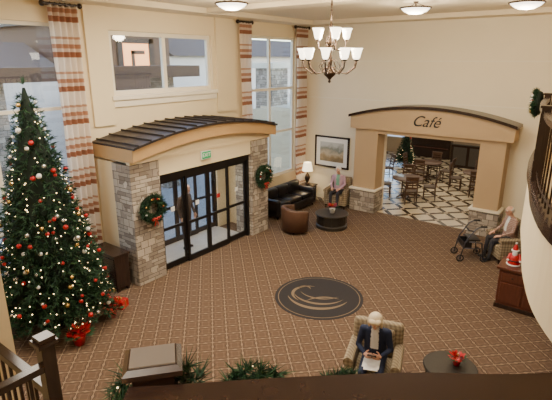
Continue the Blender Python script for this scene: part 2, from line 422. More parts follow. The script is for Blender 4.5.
# curtains
def curtain(y0,y1,z0=0.03,z1=5.8,name='striped_curtain'):
    b=B(); n=56; vs=[];fs=[]; zz=rng(z0,z1,12)
    for j,z in enumerate(zz):
        for i in range(n+1):
            t=i/n; y=y0+(y1-y0)*t; x=XL+.17+.055*math.sin(t*(y1-y0)/.13*2*math.pi+.3*math.sin(j))+.015*math.sin(t*9+j)
            vs.append((x,y,z))
    for j in range(12):
        for i in range(n): fs.append((j*(n+1)+i,j*(n+1)+i+1,(j+1)*(n+1)+i+1,(j+1)*(n+1)+i))
    b.add(vs,fs,0,True)
    b.cone((XL+.17,y0-.1,z1+.02),(XL+.17,y1+.06,z1+.02),.03,.03,1); b.ell((XL+.17,y0-.1,z1+.02),.055,1); b.ell((XL+.17,y1+.05,z1+.02),.055,1)
    b.cone((XL+.02,(y0+y1)/2,z1+.03),(XL+.17,(y0+y1)/2,z1+.03),.015,.015,1)
    for i in range(6):
        y=y0+(y1-y0)*(i+.5)/6; b.tube([(XL+.17+.035*math.cos(a),y,z1+.02+.035*math.sin(a)) for a in rng(0,6.28,10)],.006,1,6)
    b.obj(name,[CURT,DKW],normals=False)
curtain(4.93,5.54); curtain(10.41,10.88); curtain(13.22,13.86)
# console
b=B(); b.box(-8.98,-8.12,5.12,5.46,.08,.82); b.box(-9.01,-8.09,5.09,5.49,.82,.86)
for x in (-8.94,-8.2): b.box(x,x+.06,5.14,5.2,0,.08); b.box(x,x+.06,5.38,5.44,0,.08)
for x in (-8.95,-8.53): b.box(x,x+.38,5.11,5.12,.14,.76); b.ell((x+.19,5.10,.5),.015,1)
b.obj('console_cabinet',[DKW,ORB],bevel=.006)
# ------------------------------------------------------------ cafe portal
yp=13.35
xc=-4.72; xw=2.4
arcx=lambda e,r:(lambda x:e+r*(1-((x-xc)/xw)**2))
b=B()
b.strip(rng(xc-xw,xc+xw,30),arcx(3.10,.34),lambda x:2.72,yp+.02,YB-.002,0,'y')
b.strip(rng(xc-xw-.05,xc+xw+.05,30),arcx(3.17,.35),arcx(3.09,.35),yp-.06,YB-.002,1,'y')
b.box(-6.98,-6.2,yp+.12,YB-.002,.785,2.72); b.box(-3.16,-2.5,yp+.12,YB-.002,.785,2.72); b.box(-6.2,-3.16,yp+.12,YB-.002,2.6,2.72)
po=b.obj('cafe_portal',[TANW,DKW])
text('Café',.44,(xc+.02,yp+.01,3.08),(D(90),0,0),DARK,po,shear=.4,ext=.008)
for x0,x1 in ((-7.04,-6.15),(-3.22,-2.44)):
    b=B(); b.box(x0,x1,yp+.04,YB-.003,0,.72,0); b.box(x0-.03,x1+.03,yp+.0,YB-.003,.72,.78,1); b.obj('stone_pier',[STONE,TRIM],bevel=.01)
# cafe room
CX0,CX1,CY1=-11.5,1.5,24
b=B(); b.box(-6.2,-3.16,13.65,YB+.2,-.1,0); b.box(CX0,CX1,YB+.2,CY1,-.1,0); b.box(XL,-6.2,13.65,14.2,-.1,0); b.box(-3.16,XR,13.65,14.2,-.1,0); b.obj('floor_cafe',[TILE])
b=B(); b.box(CX0,CX1,YB+.2,CY1+.2,3,3.1); b.obj('ceiling_cafe',[CEIL])
wallgrid('wall_cafe_back','y',CY1,CY1+.2,CX0,CX1,0,3,[(-10.8,-9.3,.8,2.5)],[TANW])
wallgrid('wall_cafe_left','x',CX0-.2,CX0,YB+.2,CY1+.2,0,3,[(16.5,22,.8,2.6)],[WALL])
b=B(); b.box(CX1,CX1+.2,YB+.2,CY1+.2,0,3); b.obj('wall_cafe_right',[WALL])
b=B(); b.box(CX0-.2,XL-.2,YB+.0,YB+.2,0,3); b.obj('wall_cafe_front',[WALL])
window('window_4',16.5,22,.8,2.6,[18.3,20.1],[],x=CX0-.1)
b=B(); b.box(-6.4,-3.5,22,22.7,0,1.05,0); b.box(-6.45,-3.45,21.95,22.75,1.05,1.1,1)
for i in range(4): b.box(-6.3+i*.72,-5.7+i*.72,21.98,22,.12,.95,1)
b.obj('cafe_counter',[DKW,mat('granite',(.08,.07,.06),.2,scale=60,var=.5)],bevel=.006)
b=B(); b.box(-8.9,-6.9,23.5,23.95,0,2.1,0)
for z in (.5,1.0,1.5): b.box(-8.8,-7.0,23.46,23.5,z,z+.04,1)
b.obj('sideboard_hutch',[DKW,REDW],bevel=.006)
def diningchair():
    b=B(); 
    for x in (-.19,.19):
        b.cone((x,.19,0),(x,.18,.44),.018,.024,0,8); b.tube([(x,-.21,0),(x,-.19,.45),(x,-.22,.75),(x,-.27,.98)],[.02,.024,.022,.018],0,8)
        b.cb((x,0,.2),(.02,.36,.025),0)
    b.rbox((0,0,.455),(.44,.43,.06),.025,1)
    for z in (.60,.70,.80,.89): b.cb((0,-.205-(z-.6)*.18,z),(.38,.018,.06),0)
    b.rbox((0,-.265,.96),(.44,.035,.09),.015,0); b.cb((0,.19,.38),(.38,.02,.05),0); b.cb((0,-.195,.38),(.38,.02,.05),0)
    return b
def rtable(rad,h):
    b=B(); b.lathe([(.001,h),(rad,h),(rad+.01,h-.015),(rad,h-.04),(.001,h-.04)],mi=0,n=28); b.lathe([(.05,h-.04),(.035,h*.7),(.06,h*.4),(.04,.12),(.09,.06)],mi=0,n=12)
    for k in range(4):
        a=k*math.pi/2+.78; b.tube([(0,0,.12),(.18*math.cos(a),.18*math.sin(a),.08),(rad*.7*math.cos(a),rad*.7*math.sin(a),.02)],[.035,.03,.02],0,8)
    return b
CHW=wood('oak_brown',(.05,.022,.011),(.11,.055,.028),.4)
SEAT=mat('seat_vinyl',(.08,.05,.03),.6)
T=rtable(.55,.74).obj('dining_table',[CHW],(-6.05,15.9,0))
inst(T,(-6.4,19.0,0)); inst(T,(-8.4,17.6,0)); inst(T,(-4.2,18.2,0))
C=None
for (tx,ty),angs in (((-6.05,15.9),(20,110,200,300)),((-6.4,19.0),(0,90,180,270)),((-8.4,17.6),(45,135,225,315)),((-4.2,18.2),(10,100,190,280))):
    for a in angs:
        a=D(a); p=(tx+.78*math.cos(a),ty+.78*math.sin(a),0); rz=face(-math.cos(a),-math.sin(a))
        if C is None: C=diningchair().obj('dining_chair',[CHW,SEAT],p,rz)
        else: inst(C,p,rz)
# ------------------------------------------------------------ medallion
b=B(); MC=mat('medallion_dark',(.020,.018,.020),.9,var=.2,scale=40); MT=mat('medallion_tan',(.20,.145,.09),.9,var=.1,scale=40)
circ=lambda r:[(r*math.cos(t),r*math.sin(t)) for t in rng(0,2*math.pi,63)[:-1]]
b.poly(circ(.93),0,.004,0); b.poly(circ(.865),.004,.006,1); b.poly(circ(.848),.006,.008,0)
def cres(c1,r1,c2,r2,a0,a1,z,mi):
    n=26;A=[(c1[0]+r1*math.cos(t),c1[1]+r1*math.sin(t)) for t in rng(D(a0),D(a1),n)]
    vs=[];fs=[]
    for k,(x,y) in enumerate(A):
        w=max(0,math.sin(math.pi*k/n))**.8; tx=c2[0]-x;ty=c2[1]-y;l=math.hypot(tx,ty)+1e-6; vs+=[(x,y,z),(x+tx/l*r2*w,y+ty/l*r2*w,z)]
    for k in range(n): fs.append((2*k,2*k+1,2*k+3,2*k+2))
    b.add(vs,fs,mi)
Mr=Matrix.Rotation(D(37),4,'Z'); b.M=Mr
# stylised swan: sweeping wing strokes, curved neck and water line
cres((.0,.10),.66,(0,0),.09,185,330,.010,1)
cres((.05,.22),.58,(0,0),.07,190,320,.010,1)
cres((.1,.36),.50,(0,.1),.05,195,310,.010,1)
cres((-.22,.12),.36,(-.2,.1),.07,60,235,.010,1)
cres((-.28,.36),.13,(-.28,.36),.05,-20,200,.010,1)
cres((.1,-.52),.5,(.1,-1.5),.05,50,140,.010,1)
b.M=None
b.obj('floor_medallion',[MC,MT],(-4.61,7.6,0),normals=False)
# ------------------------------------------------------------ chandelier
b=B(); 
b.lathe([(.0,-.42),(.03,-.40),(.015,-.36),(.05,-.32),(.11,-.27),(.12,-.22),(.05,-.17),(.03,-.1),(.05,0),(.025,.08),(.03,.2),(.07,.26),(.08,.30),(.03,.36),(.02,.5),(.045,.56),(.02,.62),(.008,.68)],mi=0,n=16)
b.tube([(0,0,.66),(0,0,1.18)],.012,0); b.lathe([(.0,1.19),(.08,1.18),(.07,1.12),(.02,1.09)],mi=0,n=16)
for i in range(10): b.tube([(.018*math.cos(a)*(i%2),.018*math.cos(a)*((i+1)%2),.7+i*.045+.02*math.sin(a)) for a in rng(0,6.28,8)],.005,0,6)
def arm(n,rr,zh,zt,off):
    for k in range(n):
        a=2*math.pi*k/n+off; c,s_=math.cos(a),math.sin(a)
        pr=[(.04,zh),(rr*.3,zh-.10),(rr*.65,zh-.13),(rr*.95,zt-.14),(rr,zt-.02)]
        pts=[]
        for i in range(len(pr)-1):
            for q in (0,.33,.66): pts.append((pr[i][0]+(pr[i+1][0]-pr[i][0])*q,pr[i][1]+(pr[i+1][1]-pr[i][1])*q))
        pts.append(pr[-1]); b.tube([(r*c,r*s_,z) for r,z in pts],.012,0,8)
        b.tube([(r*c,r*s_,z) for r,z in ((.04,zh+.12),(rr*.25,zh+.1),(rr*.4,zh),(rr*.33,zh-.06),(rr*.26,zh-.02))],.008,0,6)
        b.lathe([(.0,zt-.03),(.04,zt-.02),(.035,zt)],(rr*c,rr*s_,0),0,12)
        b.lathe([(.03,zt),(.055,zt+.03),(.066,zt+.09),(.082,zt+.15),(.10,zt+.19),(.093,zt+.188),(.06,zt+.09),(.03,zt+.01)],(rr*c,rr*s_,0),1,14)
arm(9,.50,-.12,.0,.2); arm(5,.28,.28,.34,.5)
ch=b.obj('chandelier',[ORB,SHADE],(-4.55,7.65,4.81))
b=B(); b.lathe([(0,.13),(.06,.13),(.05,.10),(.015,.09),(.012,.02)],mi=0,n=14)
b.lathe([(.0,-.16),(.02,-.15),(.01,-.13),(.0,-.13)],mi=0,n=12)
b.lathe([(.001,-.13),(.14,-.115),(.25,-.06),(.31,.0),(.30,.0),(.001,-.10)],mi=1,n=28)
b.tube([(.32*math.cos(t),.32*math.sin(t),0) for t in rng(0,2*math.pi,32)],.018,0,8)
for k in range(3):
    a=k*2.094+.5; b.tube([(0,0,.1),(.32*math.cos(a),.32*math.sin(a),.0)],.007,0,6)
BL=b.obj('ceiling_bowl_light',[ORB,BOWL],(-6.7,7.4,5.87-.0)); inst(BL,(-4.1,10.4,5.87)); inst(BL,(-2.0,10.75,5.87))
# ------------------------------------------------------------ furniture
def sofa(L):
    b=B(); b.rbox((0,0,.22),(L,.84,.26),.05,0)
    w=(L-.4)/3
    for k in range(3):
        x=-L/2+.2+w*(k+.5); b.rbox((x,.06,.41),(w-.015,.64,.17),.06,0); b.rbox((x,-.25,.62),(w-.02,.2,.42),.08,0)
    for s_ in (-1,1): b.rbox((s_*(L/2-.1),0,.38),(.2,.86,.5),.08,0)
    b.rbox((0,-.36,.5),(L,.16,.62),.06,0)
    for x in (-L/2+.1,L/2-.1):
        for y in (-.34,.34): b.cone((x,y,0),(x,y,.1),.02,.03,1,8)
    return b
sofa(2.2).obj('leather_sofa',[LEATH,DKW],(-8.60,12.02,0),D(-90))
b=B(); n=24; vs=[];fs=[]
for k in range(n+1):
    a=D(-205)+D(230)*k/n
    hh=.80-.12*abs(k/n-.5)*2; 
    for r,z in ((.41,.08),(.44,hh-.04),(.42,hh),(.34,hh),(.32,hh-.04),(.31,.08)): vs.append((r*math.cos(a),r*math.sin(a)*1.02,z))
for k in range(n):
    for i in range(6): fs.append((k*6+i,k*6+(i+1)%6,(k+1)*6+(i+1)%6,(k+1)*6+i))
fs+= [tuple(range(6)),tuple(range(n*6,n*6+6))]; b.add(vs,fs,0,True)
b.lathe([(.001,.10),(.35,.10),(.37,.13),(.37,.28),(.001,.28)],mi=0,n=24); b.lathe([(.001,.43),(.28,.43),(.32,.40),(.32,.30),(.28,.28),(.001,.28)],(0,.03,0),0,24)
for a in (45,135,225,315): b.cone((.27*math.cos(D(a)),.27*math.sin(D(a)),0),(.27*math.cos(D(a)),.27*math.sin(D(a)),.11),.02,.03,1,8)
b.obj('tub_chair',[BRL,DKW],(-7.25,10.55,0),face(.45,1))
def armchair():
    b=B(); b.rbox((0,.0,.22),(.78,.72,.2),.04,0); b.rbox((0,.05,.37),(.54,.62,.17),.06,0)
    b.rbox((0,-.32,.60),(.76,.15,.78),.07,0); b.rbox((0,-.23,.66),(.52,.12,.5),.055,0)
    for s_ in (-1,1):
        b.rbox((s_*.335,.0,.42),(.13,.70,.36),.05,0); b.cone((s_*.335,-.3,.60),(s_*.335,.35,.60),.075,.075,0,14)
        for y in (-.3,.3): b.cone((s_*.32,y,0),(s_*.32,y,.13),.018,.028,1,8)
    return b
AW=(-2.44,5.67,0); rw=face(.30,-.95)
A=armchair().obj('armchair',[FAB,DKW],AW,rw)
W2=(-7.50,13.42,0); r2=face(.2,-1); inst(A,W2,r2)
MN=(-1.93,12.1,0); r3=face(-.78,-.62); inst(A,MN,r3)
DRM=mat('dark_drum',(.022,.018,.014),.4,var=.3)
def drum(s,h):
    b=B(); b.lathe([(.001,h),(.37*s,h),(.385*s,h-.015),(.38*s,h-.04),(.33*s,h-.05),(.33*s,.12),(.36*s,.09),(.36*s,.0),(.001,0)],mi=0,n=32,smooth=False)
    for k in range(12):
        a=k*math.pi/6; b.cone((.332*s*math.cos(a),.332*s*math.sin(a),.12),(.332*s*math.cos(a),.332*s*math.sin(a),h-.05),.012,.012,0,6)
    return b
drum(1.3,.44).obj('coffee_table',[DRM],(-6.62,11.52,0))
def poinsettia(name,loc,s=1,pot=RED):
    b=B(); b.lathe([(.0,0),(.055*s,0),(.075*s,.10*s),(.08*s,.11*s),(.06*s,.10*s),(.001,.09*s)],mi=0,n=14)
    for i in range(70):
        a=R(0,6.28); e=R(.1,1.2); d=Vector((math.cos(a)*math.cos(e),math.sin(a)*math.cos(e),math.sin(e)*.8)); c=Vector((0,0,.12*s))
        p=c+d*R(.05,.12)*s; sd=d.cross(Vector((0,0,1))).normalized()*.025*s; t=p+d*.09*s
        b.add([p,(p+t)/2+sd,t,(p+t)/2-sd],[(0,1,2,3)],1 if e>.4 else 2)
    for i in range(8): b.ell((R(-.02,.02)*s,R(-.02,.02)*s,.22*s),.008*s,3,None,6,4)
    b.obj(name,[pot,RED,G2,GOLD],loc,normals=False)
poinsettia('poinsettia',(-6.6,11.5,.44),1.2,WHT)
drum(1,.5).obj('drum_side_table',[DRM],(-1.48,6.2,0))
poinsettia('poinsettia',(-1.42,6.28,.5),.8,RED)
poinsettia('poinsettia',(-7.06,3.60,0),1.5,RED)
poinsettia('poinsettia',(-7.40,4.48,0),1.4,RED)
# end table + lamp
b=B(); b.rbox((0,0,.56),(.5,.5,.04),.01,0); b.cb((0,0,.49),(.44,.44,.1),0); b.cb((0,0,.15),(.42,.42,.02),0)
for x in (-.2,.2):
    for y in (-.2,.2): b.cone((x,y,0),(x,y,.5),.015,.022,0,8)
b.obj('end_table',[DKW],(-8.72,13.42,0),bevel=.004)
b=B(); b.lathe([(.001,0),(.09,0),(.09,.02),(.03,.04),(.07,.12),(.10,.22),(.06,.34),(.02,.40),(.012,.58)],mi=0,n=18)
b.lathe([(.19,.48),(.13,.78),(.125,.78),(.185,.48)],mi=1,n=24)
LSH=mat('lamp_shade_glow',(.95,.85,.65),.8,var=.03,es=2.2,ecol=(1,.80,.5))
b.obj('table_lamp',[ORB,LSH],(-8.78,13.45,.58))
# picture
b=B(); b.cb((0,0,0),(1.36,.03,1.1),0)
b.cb((0,-.018,0),(1.24,.01,.98),1); b.cb((0,-.025,0),(.94,.008,.68),2)
for s_ in (-1,1): b.cb((s_*.65,-.025,0),(.06,.05,1.1),0); b.cb((0,-.025,s_*.52),(1.36,.05,.06),0)
b.obj('framed_picture',[DKW,WHT,landscape()],(-8.12,YB-.016,1.72))
# cabinet right
b=B(); b.box(-1.55,-.62,9.42,9.95,.08,.84,0); b.box(-1.60,-.57,9.37,10.0,.84,.89,0); b.box(-1.57,-.6,9.4,9.97,0,.08,1)
for x in (-1.5,-1.06): b.box(x,x+.40,9.405,9.42,.14,.56,0); b.box(x,x+.40,9.405,9.42,.60,.78,0); b.ell((x+.2,9.395,.69),.018,1)
b.box(-1.565,-1.55,9.48,9.9,.14,.78,0)
b.obj('reception_cabinet',[REDW,DKW],bevel=.006)
b=B()
b.lathe([(.001,0),(.11,0),(.12,.05),(.10,.16),(.06,.23),(.001,.25)],mi=0,n=16); b.ell((0,0,.27),(.055,.055,.06),2,None,12,8)
b.ell((0,-.045,.24),(.05,.03,.065),1); b.lathe([(.06,.30),(.05,.34),(.03,.40),(.001,.45)],(0,0,0),0,14); b.tube([(.06*math.cos(t),.06*math.sin(t),.30) for t in rng(0,6.28,16)],.016,1,8)
b.ell((0,0,.45),.022,1); b.ell((0,-.058,.275),.01,2); 
for s_ in (-1,1):
    b.ell((s_*.02,-.05,.29),.006,3,None,6,4); b.cap((s_*.08,0,.2),(s_*.11,-.07,.12),.03,.025,0); b.ell((s_*.11,-.08,.11),.025,1)
b.tube([(.113*math.cos(t),.113*math.sin(t),.10) for t in rng(0,6.28,16)],.012,3,6)
b.tube([(.12*math.cos(t),.12*math.sin(t),.01) for t in rng(0,6.28,16)],.016,1,6)
b.obj('santa_figurine',[RED,WHT,SKIN,DARK],(-1.36,9.66,.892),.15)
# ------------------------------------------------------------ rollator
b=B(); MT2=mat('grey_tube',(.10,.10,.12),.3,.7,var=.1)
for s_ in (-1,1):
    x=s_*.25
    b.tube([(x,.30,.1),(x,.22,.5),(x,.0,.86),(x,-.12,.92),(x,-.22,.92)],.017,0); b.cap((x,-.12,.92),(x,-.24,.92),.024,.024,1)
    b.tube([(x,-.25,.1),(x,-.18,.5),(x,.12,.52)],.017,0); b.tube([(x,-.2,.35),(x,.24,.35)],.012,0)
    for y in (.30,-.27):
        b.tube([(x,y+.08*math.cos(t),.09+.08*math.sin(t)) for t in rng(0,6.28,18)],.016,1,8); b.cone((x-.02,y,.09),(x+.02,y,.09),.03,.03,0,12)
        for q in range(5): b.tube([(x,y,.09),(x,y+.075*math.cos(q*1.257),.09+.075*math.sin(q*1.257))],.006,0,5)
    b.tube([(x,-.17,.88),(x,-.21,.84),(x,-.12,.80)],.006,1,6)
b.rbox((0,-.02,.55),(.46,.26,.04),.015,1); b.tube([(-.25,.04,.80),(-.15,.12,.78),(.15,.12,.78),(.25,.04,.80)],.018,1)
b.cb((0,.14,.34),(.40,.2,.015),0)
for s_ in (-1,1): b.cb((s_*.2,.14,.42),(.01,.2,.16),1)
b.cb((0,.24,.42),(.4,.01,.16),1); b.cb((0,.04,.42),(.4,.01,.16),1)
b.tube([(-.25,.24,.36),(.25,.24,.36)],.01,0)
b.obj('rollator_walker',[MT2,DARK],(-2.66,11.62,0),face(-.78,-.5))
# ------------------------------------------------------------ people
def hand(b,w,d,n,side,mi,curl=.45):
    w=Vector(w);d=Vector(d).normalized(); n=Vector(n); n=(n-d*n.dot(d)).normalized(); s_=d.cross(n)*side
    Mx=Matrix(((s_.x,d.x,n.x,w.x),(s_.y,d.y,n.y,w.y),(s_.z,d.z,n.z,w.z),(0,0,0,1)))
    b.rbox((0,.045,0),(.078,.10,.028),.013,mi,Mx)
    for i in range(4):
        p=Vector((.029-.0195*i,.088-(.006 if i in(0,3) else 0),0)); L=(.072,.08,.074,.058)[i]; an=.15
        for j,(q,r) in enumerate(((.42,.0088),(.32,.008),(.26,.0072))):
            an+=curl*(.6 if j==0 else 1); e=p+Vector(((.1-.07*i)*.3*L*q,math.cos(an)*L*q,math.sin(an)*L*q)); b.cap(p,e,r,r*.92,mi,8,Mx); p=e
    p=Vector((.034,.022,.004)); e=p+Vector((.026,.026,.010)); b.cap(p,e,.012,.0105,mi,8,Mx); e2=e+Vector((.008,.028,.012)); b.cap(e,e2,.0105,.009,mi,8,Mx)
def person(name,loc,rz,P):
    g=P.get('lean',.04); hp=P.get('nod',.3); w=P.get('w',1); dz=P.get('stand',0)
    Z=Vector((0,0,dz))
    hc=Vector((0,.04+g*1.3,1.27-.35*max(0,g-.05)))+Z
    b=B()
    b.loft([((0,-.05,.47+dz),.15*w,.12),((0,-.05,.54+dz),.19*w,.15 if not dz else .13),((0,-.05,.64+dz),.175*w,.14*w),((0,-.05+g*.3,.75+dz),.165*w,.13*w),((0,-.05+g*.6,.88+dz),.175*w,.125*w),((0,-.05+g*.85,1.0+dz),.185*w,.11),((0,-.05+g,1.07+dz),.15*w,.085),((0,-.04+g,1.12+dz),.07,.065)],n=20)
    nb=Vector((0,-.04+g,1.09))+Z; b.cap(nb,hc+Vector((0,-.03,-.06)),.055,.05)
    sh=[Vector((s_*.175*w,-.05+g,1.035))+Z for s_ in (-1,1)]
    b.cap(sh[0],sh[1],.06,.06)
    bones=[(Vector((0,-.05,.5))+Z,Vector((0,-.05+g,1.06))+Z,0,.15),(nb+Vector((0,0,.045)),hc,2,.045)]
    for k,s_ in enumerate((-1,1)):
        el=Vector((s_*P['el'][0],P['el'][1],P['el'][2]))+Z; wr=Vector((s_*P['wr'][0],P['wr'][1],P['wr'][2]))+Z
        b.cap(sh[k],el,.056,.043); b.cap(el,wr,.043,.029)
        bones+=[(sh[k],el,0,.05),(el,wr-(wr-el)*.04,0,.04)]
        if dz:
            hi=Vector((s_*.09,-.04,.54+dz)); kn=Vector((s_*.105,-.02,.50)); an=Vector((s_*.11,-.06+.05*s_,.10)); to=an+Vector((s_*.02,.13,-.055))
        else:
            hi=Vector((s_*.095,-.03,.545)); kn=Vector((s_*.12,.42,.535)); an=Vector((s_*.12,.47,.10)); to=Vector((s_*.13,.60,.045))
        b.cap(hi,kn,.088*w,.06); b.cap(kn,an,.058,.038); b.cap(an+Vector((0,-.03,-.05)),to,.042,.036)
        bones+=[(hi,kn,1,.08),(kn,an,1,.045),(an+Vector((0,-.03,-.05)),to,4,.045)]
    HM=Matrix.Translation(hc)@Matrix.Rotation(-hp,4,'X')
    b.ell((0,-.005,.015),(.074,.092,.098),0,HM,18,12); b.ell((0,.022,-.055),(.052,.058,.060),0,HM,14,10)
    b.cone((0,.083,.012),(0,.103,-.026),.009,.015,0,8,HM); b.ell((0,.098,-.028),.014,0,HM,8,6); b.ell((0,.068,-.09),.020,0,HM,8,6)
    tmp=b.obj('tmp',[SKIN],merge=False)
    rm=tmp.modifiers.new('r','REMESH'); rm.mode='VOXEL'; rm.voxel_size=.011
    sm=tmp.modifiers.new('s','SMOOTH'); sm.factor=.5; sm.iterations=4
    dg=bpy.context.evaluated_depsgraph_get(); me=tmp.evaluated_get(dg).to_mesh()
    vs=[v.co.copy() for v in me.vertices]; fs=[list(p.vertices) for p in me.polygons]
    cs=[p.center.copy() for p in me.polygons]
    tmp.evaluated_get(dg).to_mesh_clear(); bpy.data.objects.remove(tmp)
    o=B(); o.v=vs; o.f=fs; o.s=[True]*len(fs)
    BB=[(Vector(a),Vector(c),m_,r) for a,c,m_,r in bones]
    for c in cs:
        cz=c.z-dz
        if cz>1.125+g*.1: o.m.append(2); continue
        best=9;bm_=0
        for a,e,m_,r in BB:
            t=max(0,min(1,(c-a).dot(e-a)/(e-a).length_squared)); dd=(c-a-(e-a)*t).length-r
            if dd<best: best=dd;bm_=m_
        if bm_==0 and abs(c.x)<.055 and cz>.75 and c.y>(-.05+g*.7)+.07: bm_=8
        if bm_==2 and cz<1.11: bm_=8
        o.m.append(bm_)
    for s_ in (-1,1):
        o.ell((s_*.029,.078,.014),(.013,.010,.009),5,HM,10,6); o.ell((s_*.029,.0865,.013),(.0055,.004,.0058),6,HM,8,6)
        o.ell((s_*.03,.083,.033),(.016,.006,.004),3,HM,8,4)
        o.ell((s_*.075,-.002,-.004),(.010,.020,.030),2,HM,8,6)
    o.ell((0,.080,-.058),(.021,.007,.006),7,HM,10,6)
    if P.get('glasses'):
        for s_ in (-1,1):
            o.tube([(s_*.031+.021*math.cos(t),.098,.012+.016*math.sin(t)) for t in rng(0,6.28,14)],.0022,6,6,HM); o.tube([(s_*.052,.098,.016),(s_*.076,.0,.012)],.002,6,6,HM)
        o.tube([(-.01,.099,.014),(.01,.099,.014)],.002,6,6,HM)
    hs=P['hair']
    if hs=='long':
        o.ell((0,-.028,.036),(.102,.104,.102),3,HM,20,14); o.ell((0,-.055,-.04),(.100,.074,.105),3,HM,16,10)
        for s_ in (-1,1): o.ell((s_*.086,.004,-.025),(.026,.056,.095),3,HM,12,8)
        o.ell((.02,.045,.090),(.068,.052,.032),3,HM,12,8); o.ell((-.035,.038,.086),(.055,.056,.034),3,HM,12,8)
    elif hs=='curly':
        o.ell((0,-.030,.032),(.087,.088,.094),3,HM,18,12)
        for i in range(60):
            a=R(0,6.28);e=R(-.5,1.57); p=Vector((.084*math.cos(a)*math.cos(e),-.03+.086*math.sin(a)*math.cos(e),.032+.09*math.sin(e)))
            if p.y>.03 and p.z<.06: continue
            o.ell(p,.020,3,HM,8,6)
    else:
        o.ell((0,-.038,.010),(.082,.075,.078),3,HM,16,10)
        for s_ in (-1,1): o.ell((s_*.072,-.015,.02),(.012,.03,.03),3,HM,10,6)
    for s_ in (-1,1):
        el=Vector((s_*P['el'][0],P['el'][1],P['el'][2]))+Z; wr=Vector((s_*P['wr'][0],P['wr'][1],P['wr'][2]))+Z
        hd=P.get('hd'); d=Vector((s_*hd[0],hd[1],hd[2])) if hd else wr-el
        pn=P['pn']; n=Vector((s_*pn[0],pn[1],pn[2]))
        side=1 if d.cross(n).dot(Vector((-s_,0,.3)) if not dz else Vector((0,1,0)))>0 else -1
        o.cone(wr-(wr-el).normalized()*.03,wr+d.normalized()*.012,.027,.026,2,10)
        hand(o,wr,d,n,side,2,P.get('curl',.45))
    if P.get('prop')=='phone':
        Mp=Matrix.Translation((0,P['wr'][1]+.085,P['wr'][2]+.055))@Matrix.Rotation(D(-35),4,'X')
        o.rbox((0,0,0),(.13,.012,.085),.006,9,Mp)
        o.rbox((.01,.24,.628),(.24,.22,.012),.005,5,Matrix.Rotation(D(-3),4,'X')); o.rbox((.03,.36,.612),(.20,.16,.012),.005,5,Matrix.Rotation(D(4),4,'Z'))
    if P.get('lanyard'): o.tube([(-.05,.03+g,1.1),(-.03,.09+g*.7,.95),(0,.11+g*.6,.86),(.03,.09+g*.7,.95),(.05,.03+g,1.1)],.006,5,6)
    ob=o.obj(name,[P['top'],P['leg'],SKIN,P['hc'],P['shoe'],WHT,DARK,LIP,P['bl'],P.get('pm',DARK)],loc,rz,normals=False)
    return ob
NAVY=mat('navy_knit',(.012,.020,.055),.85,var=.2,scale=30,bump=.2)
HB=mat('ash_blond_hair',(.70,.58,.40),.6,var=.25,scale=50); HW=mat('white_hair',(.82,.79,.74),.6,var=.12,scale=50); HG=mat('grey_hair',(.68,.65,.61),.6,var=.2,scale=50)
LAV=mat('lavender_knit',(.55,.36,.46),.85); DTR=mat('charcoal_trousers',(.04,.04,.05),.85); SHIRT=checkfab('plaid_shirt',(.34,.22,.18),(.48,.38,.33),(.24,.10,.09),.04)
GRN=mat('sage_scarf',(.20,.46,.33),.8); COAT=mat('brown_coat',(.07,.045,.035),.8); BHR=mat('brown_hair',(.06,.035,.02),.6)
person('seated_woman',AW,rw,dict(lean=.12,nod=.6,el=(.235,.10,.78),wr=(.10,.27,.73),hd=(-.35,.7,.45),pn=(-.9,.2,.3),curl=.5,hair='long',hc=HB,top=NAVY,leg=NAVY,shoe=DARK,bl=WHT,prop='phone',lanyard=True))
person('seated_woman',W2,r2,dict(lean=.03,nod=.1,el=(.24,.05,.80),wr=(.13,.27,.69),hd=(-.3,.9,-.05),pn=(-.3,0,-1),curl=.4,hair='curly',hc=HW,top=LAV,leg=DTR,shoe=DARK,bl=GRN))
person('seated_man',MN,r3,dict(lean=.0,nod=.15,w=1.15,el=(.27,.03,.80),wr=(.17,.27,.67),hd=(-.3,.9,-.1),pn=(-.2,0,-1),curl=.35,hair='bald',hc=HG,top=SHIRT,leg=DTR,shoe=DARK,bl=WHT,glasses=True))
person('standing_man',(-8.74,7.72,.012),D(-80),dict(stand=.38,lean=.01,nod=.1,w=1.1,el=(.27,-.05,.79),wr=(.27,.05,.56),hd=(0,.15,-1),pn=(-1,0,0),curl=.3,hair='bald',hc=BHR,top=COAT,leg=DTR,shoe=DARK,bl=COAT))
# ------------------------------------------------------------ upper balcony
edge=[(1.5,2.6),(.7,2.95),(.15,3.6),(-.36,4.46),(-.64,5.35),(-.82,6.26),(-1.0,7.2),(-1.1,8.1),(-1.16,9.15),(-1.18,11),(-1.18,14)]
def cr(pts,n=5):
    out=[]
    for i in range(len(pts)-1):
        p0=Vector(pts[max(i-1,0)]);p1=Vector(pts[i]);p2=Vector(pts[i+1]);p3=Vector(pts[min(i+2,len(pts)-1)])
        for k in range(n):
            t=k/n; out.append(.5*((2*p1)+(p2-p0)*t+(2*p0-5*p1+4*p2-p3)*t*t+(3*p1-p0-3*p2+p3)*t**3))
    out.append(Vector(pts[-1])); return out
E=cr(edge)
def off(pts,d):
    out=[]
    for i,p in enumerate(pts):
        t=(pts[min(i+1,len(pts)-1)]-pts[max(i-1,0)]).normalized(); out.append(p+Vector((-t.y,t.x))*d)
    return out
def band(b,pts,o0,o1,z0,z1,mi):
    A=off(pts,o0);C_=off(pts,o1);vs=[];fs=[]
    for a,c in zip(A,C_): vs+=[(a.x,a.y,z0),(a.x,a.y,z1),(c.x,c.y,z1),(c.x,c.y,z0)]
    for k in range(len(pts)-1):
        for i in range(4): fs.append((k*4+i,k*4+(i+1)%4,(k+1)*4+(i+1)%4,(k+1)*4+i))
    fs+=[(0,1,2,3),(len(vs)-4,len(vs)-1,len(vs)-2,len(vs)-3)]; b.add(vs,fs,mi,False)
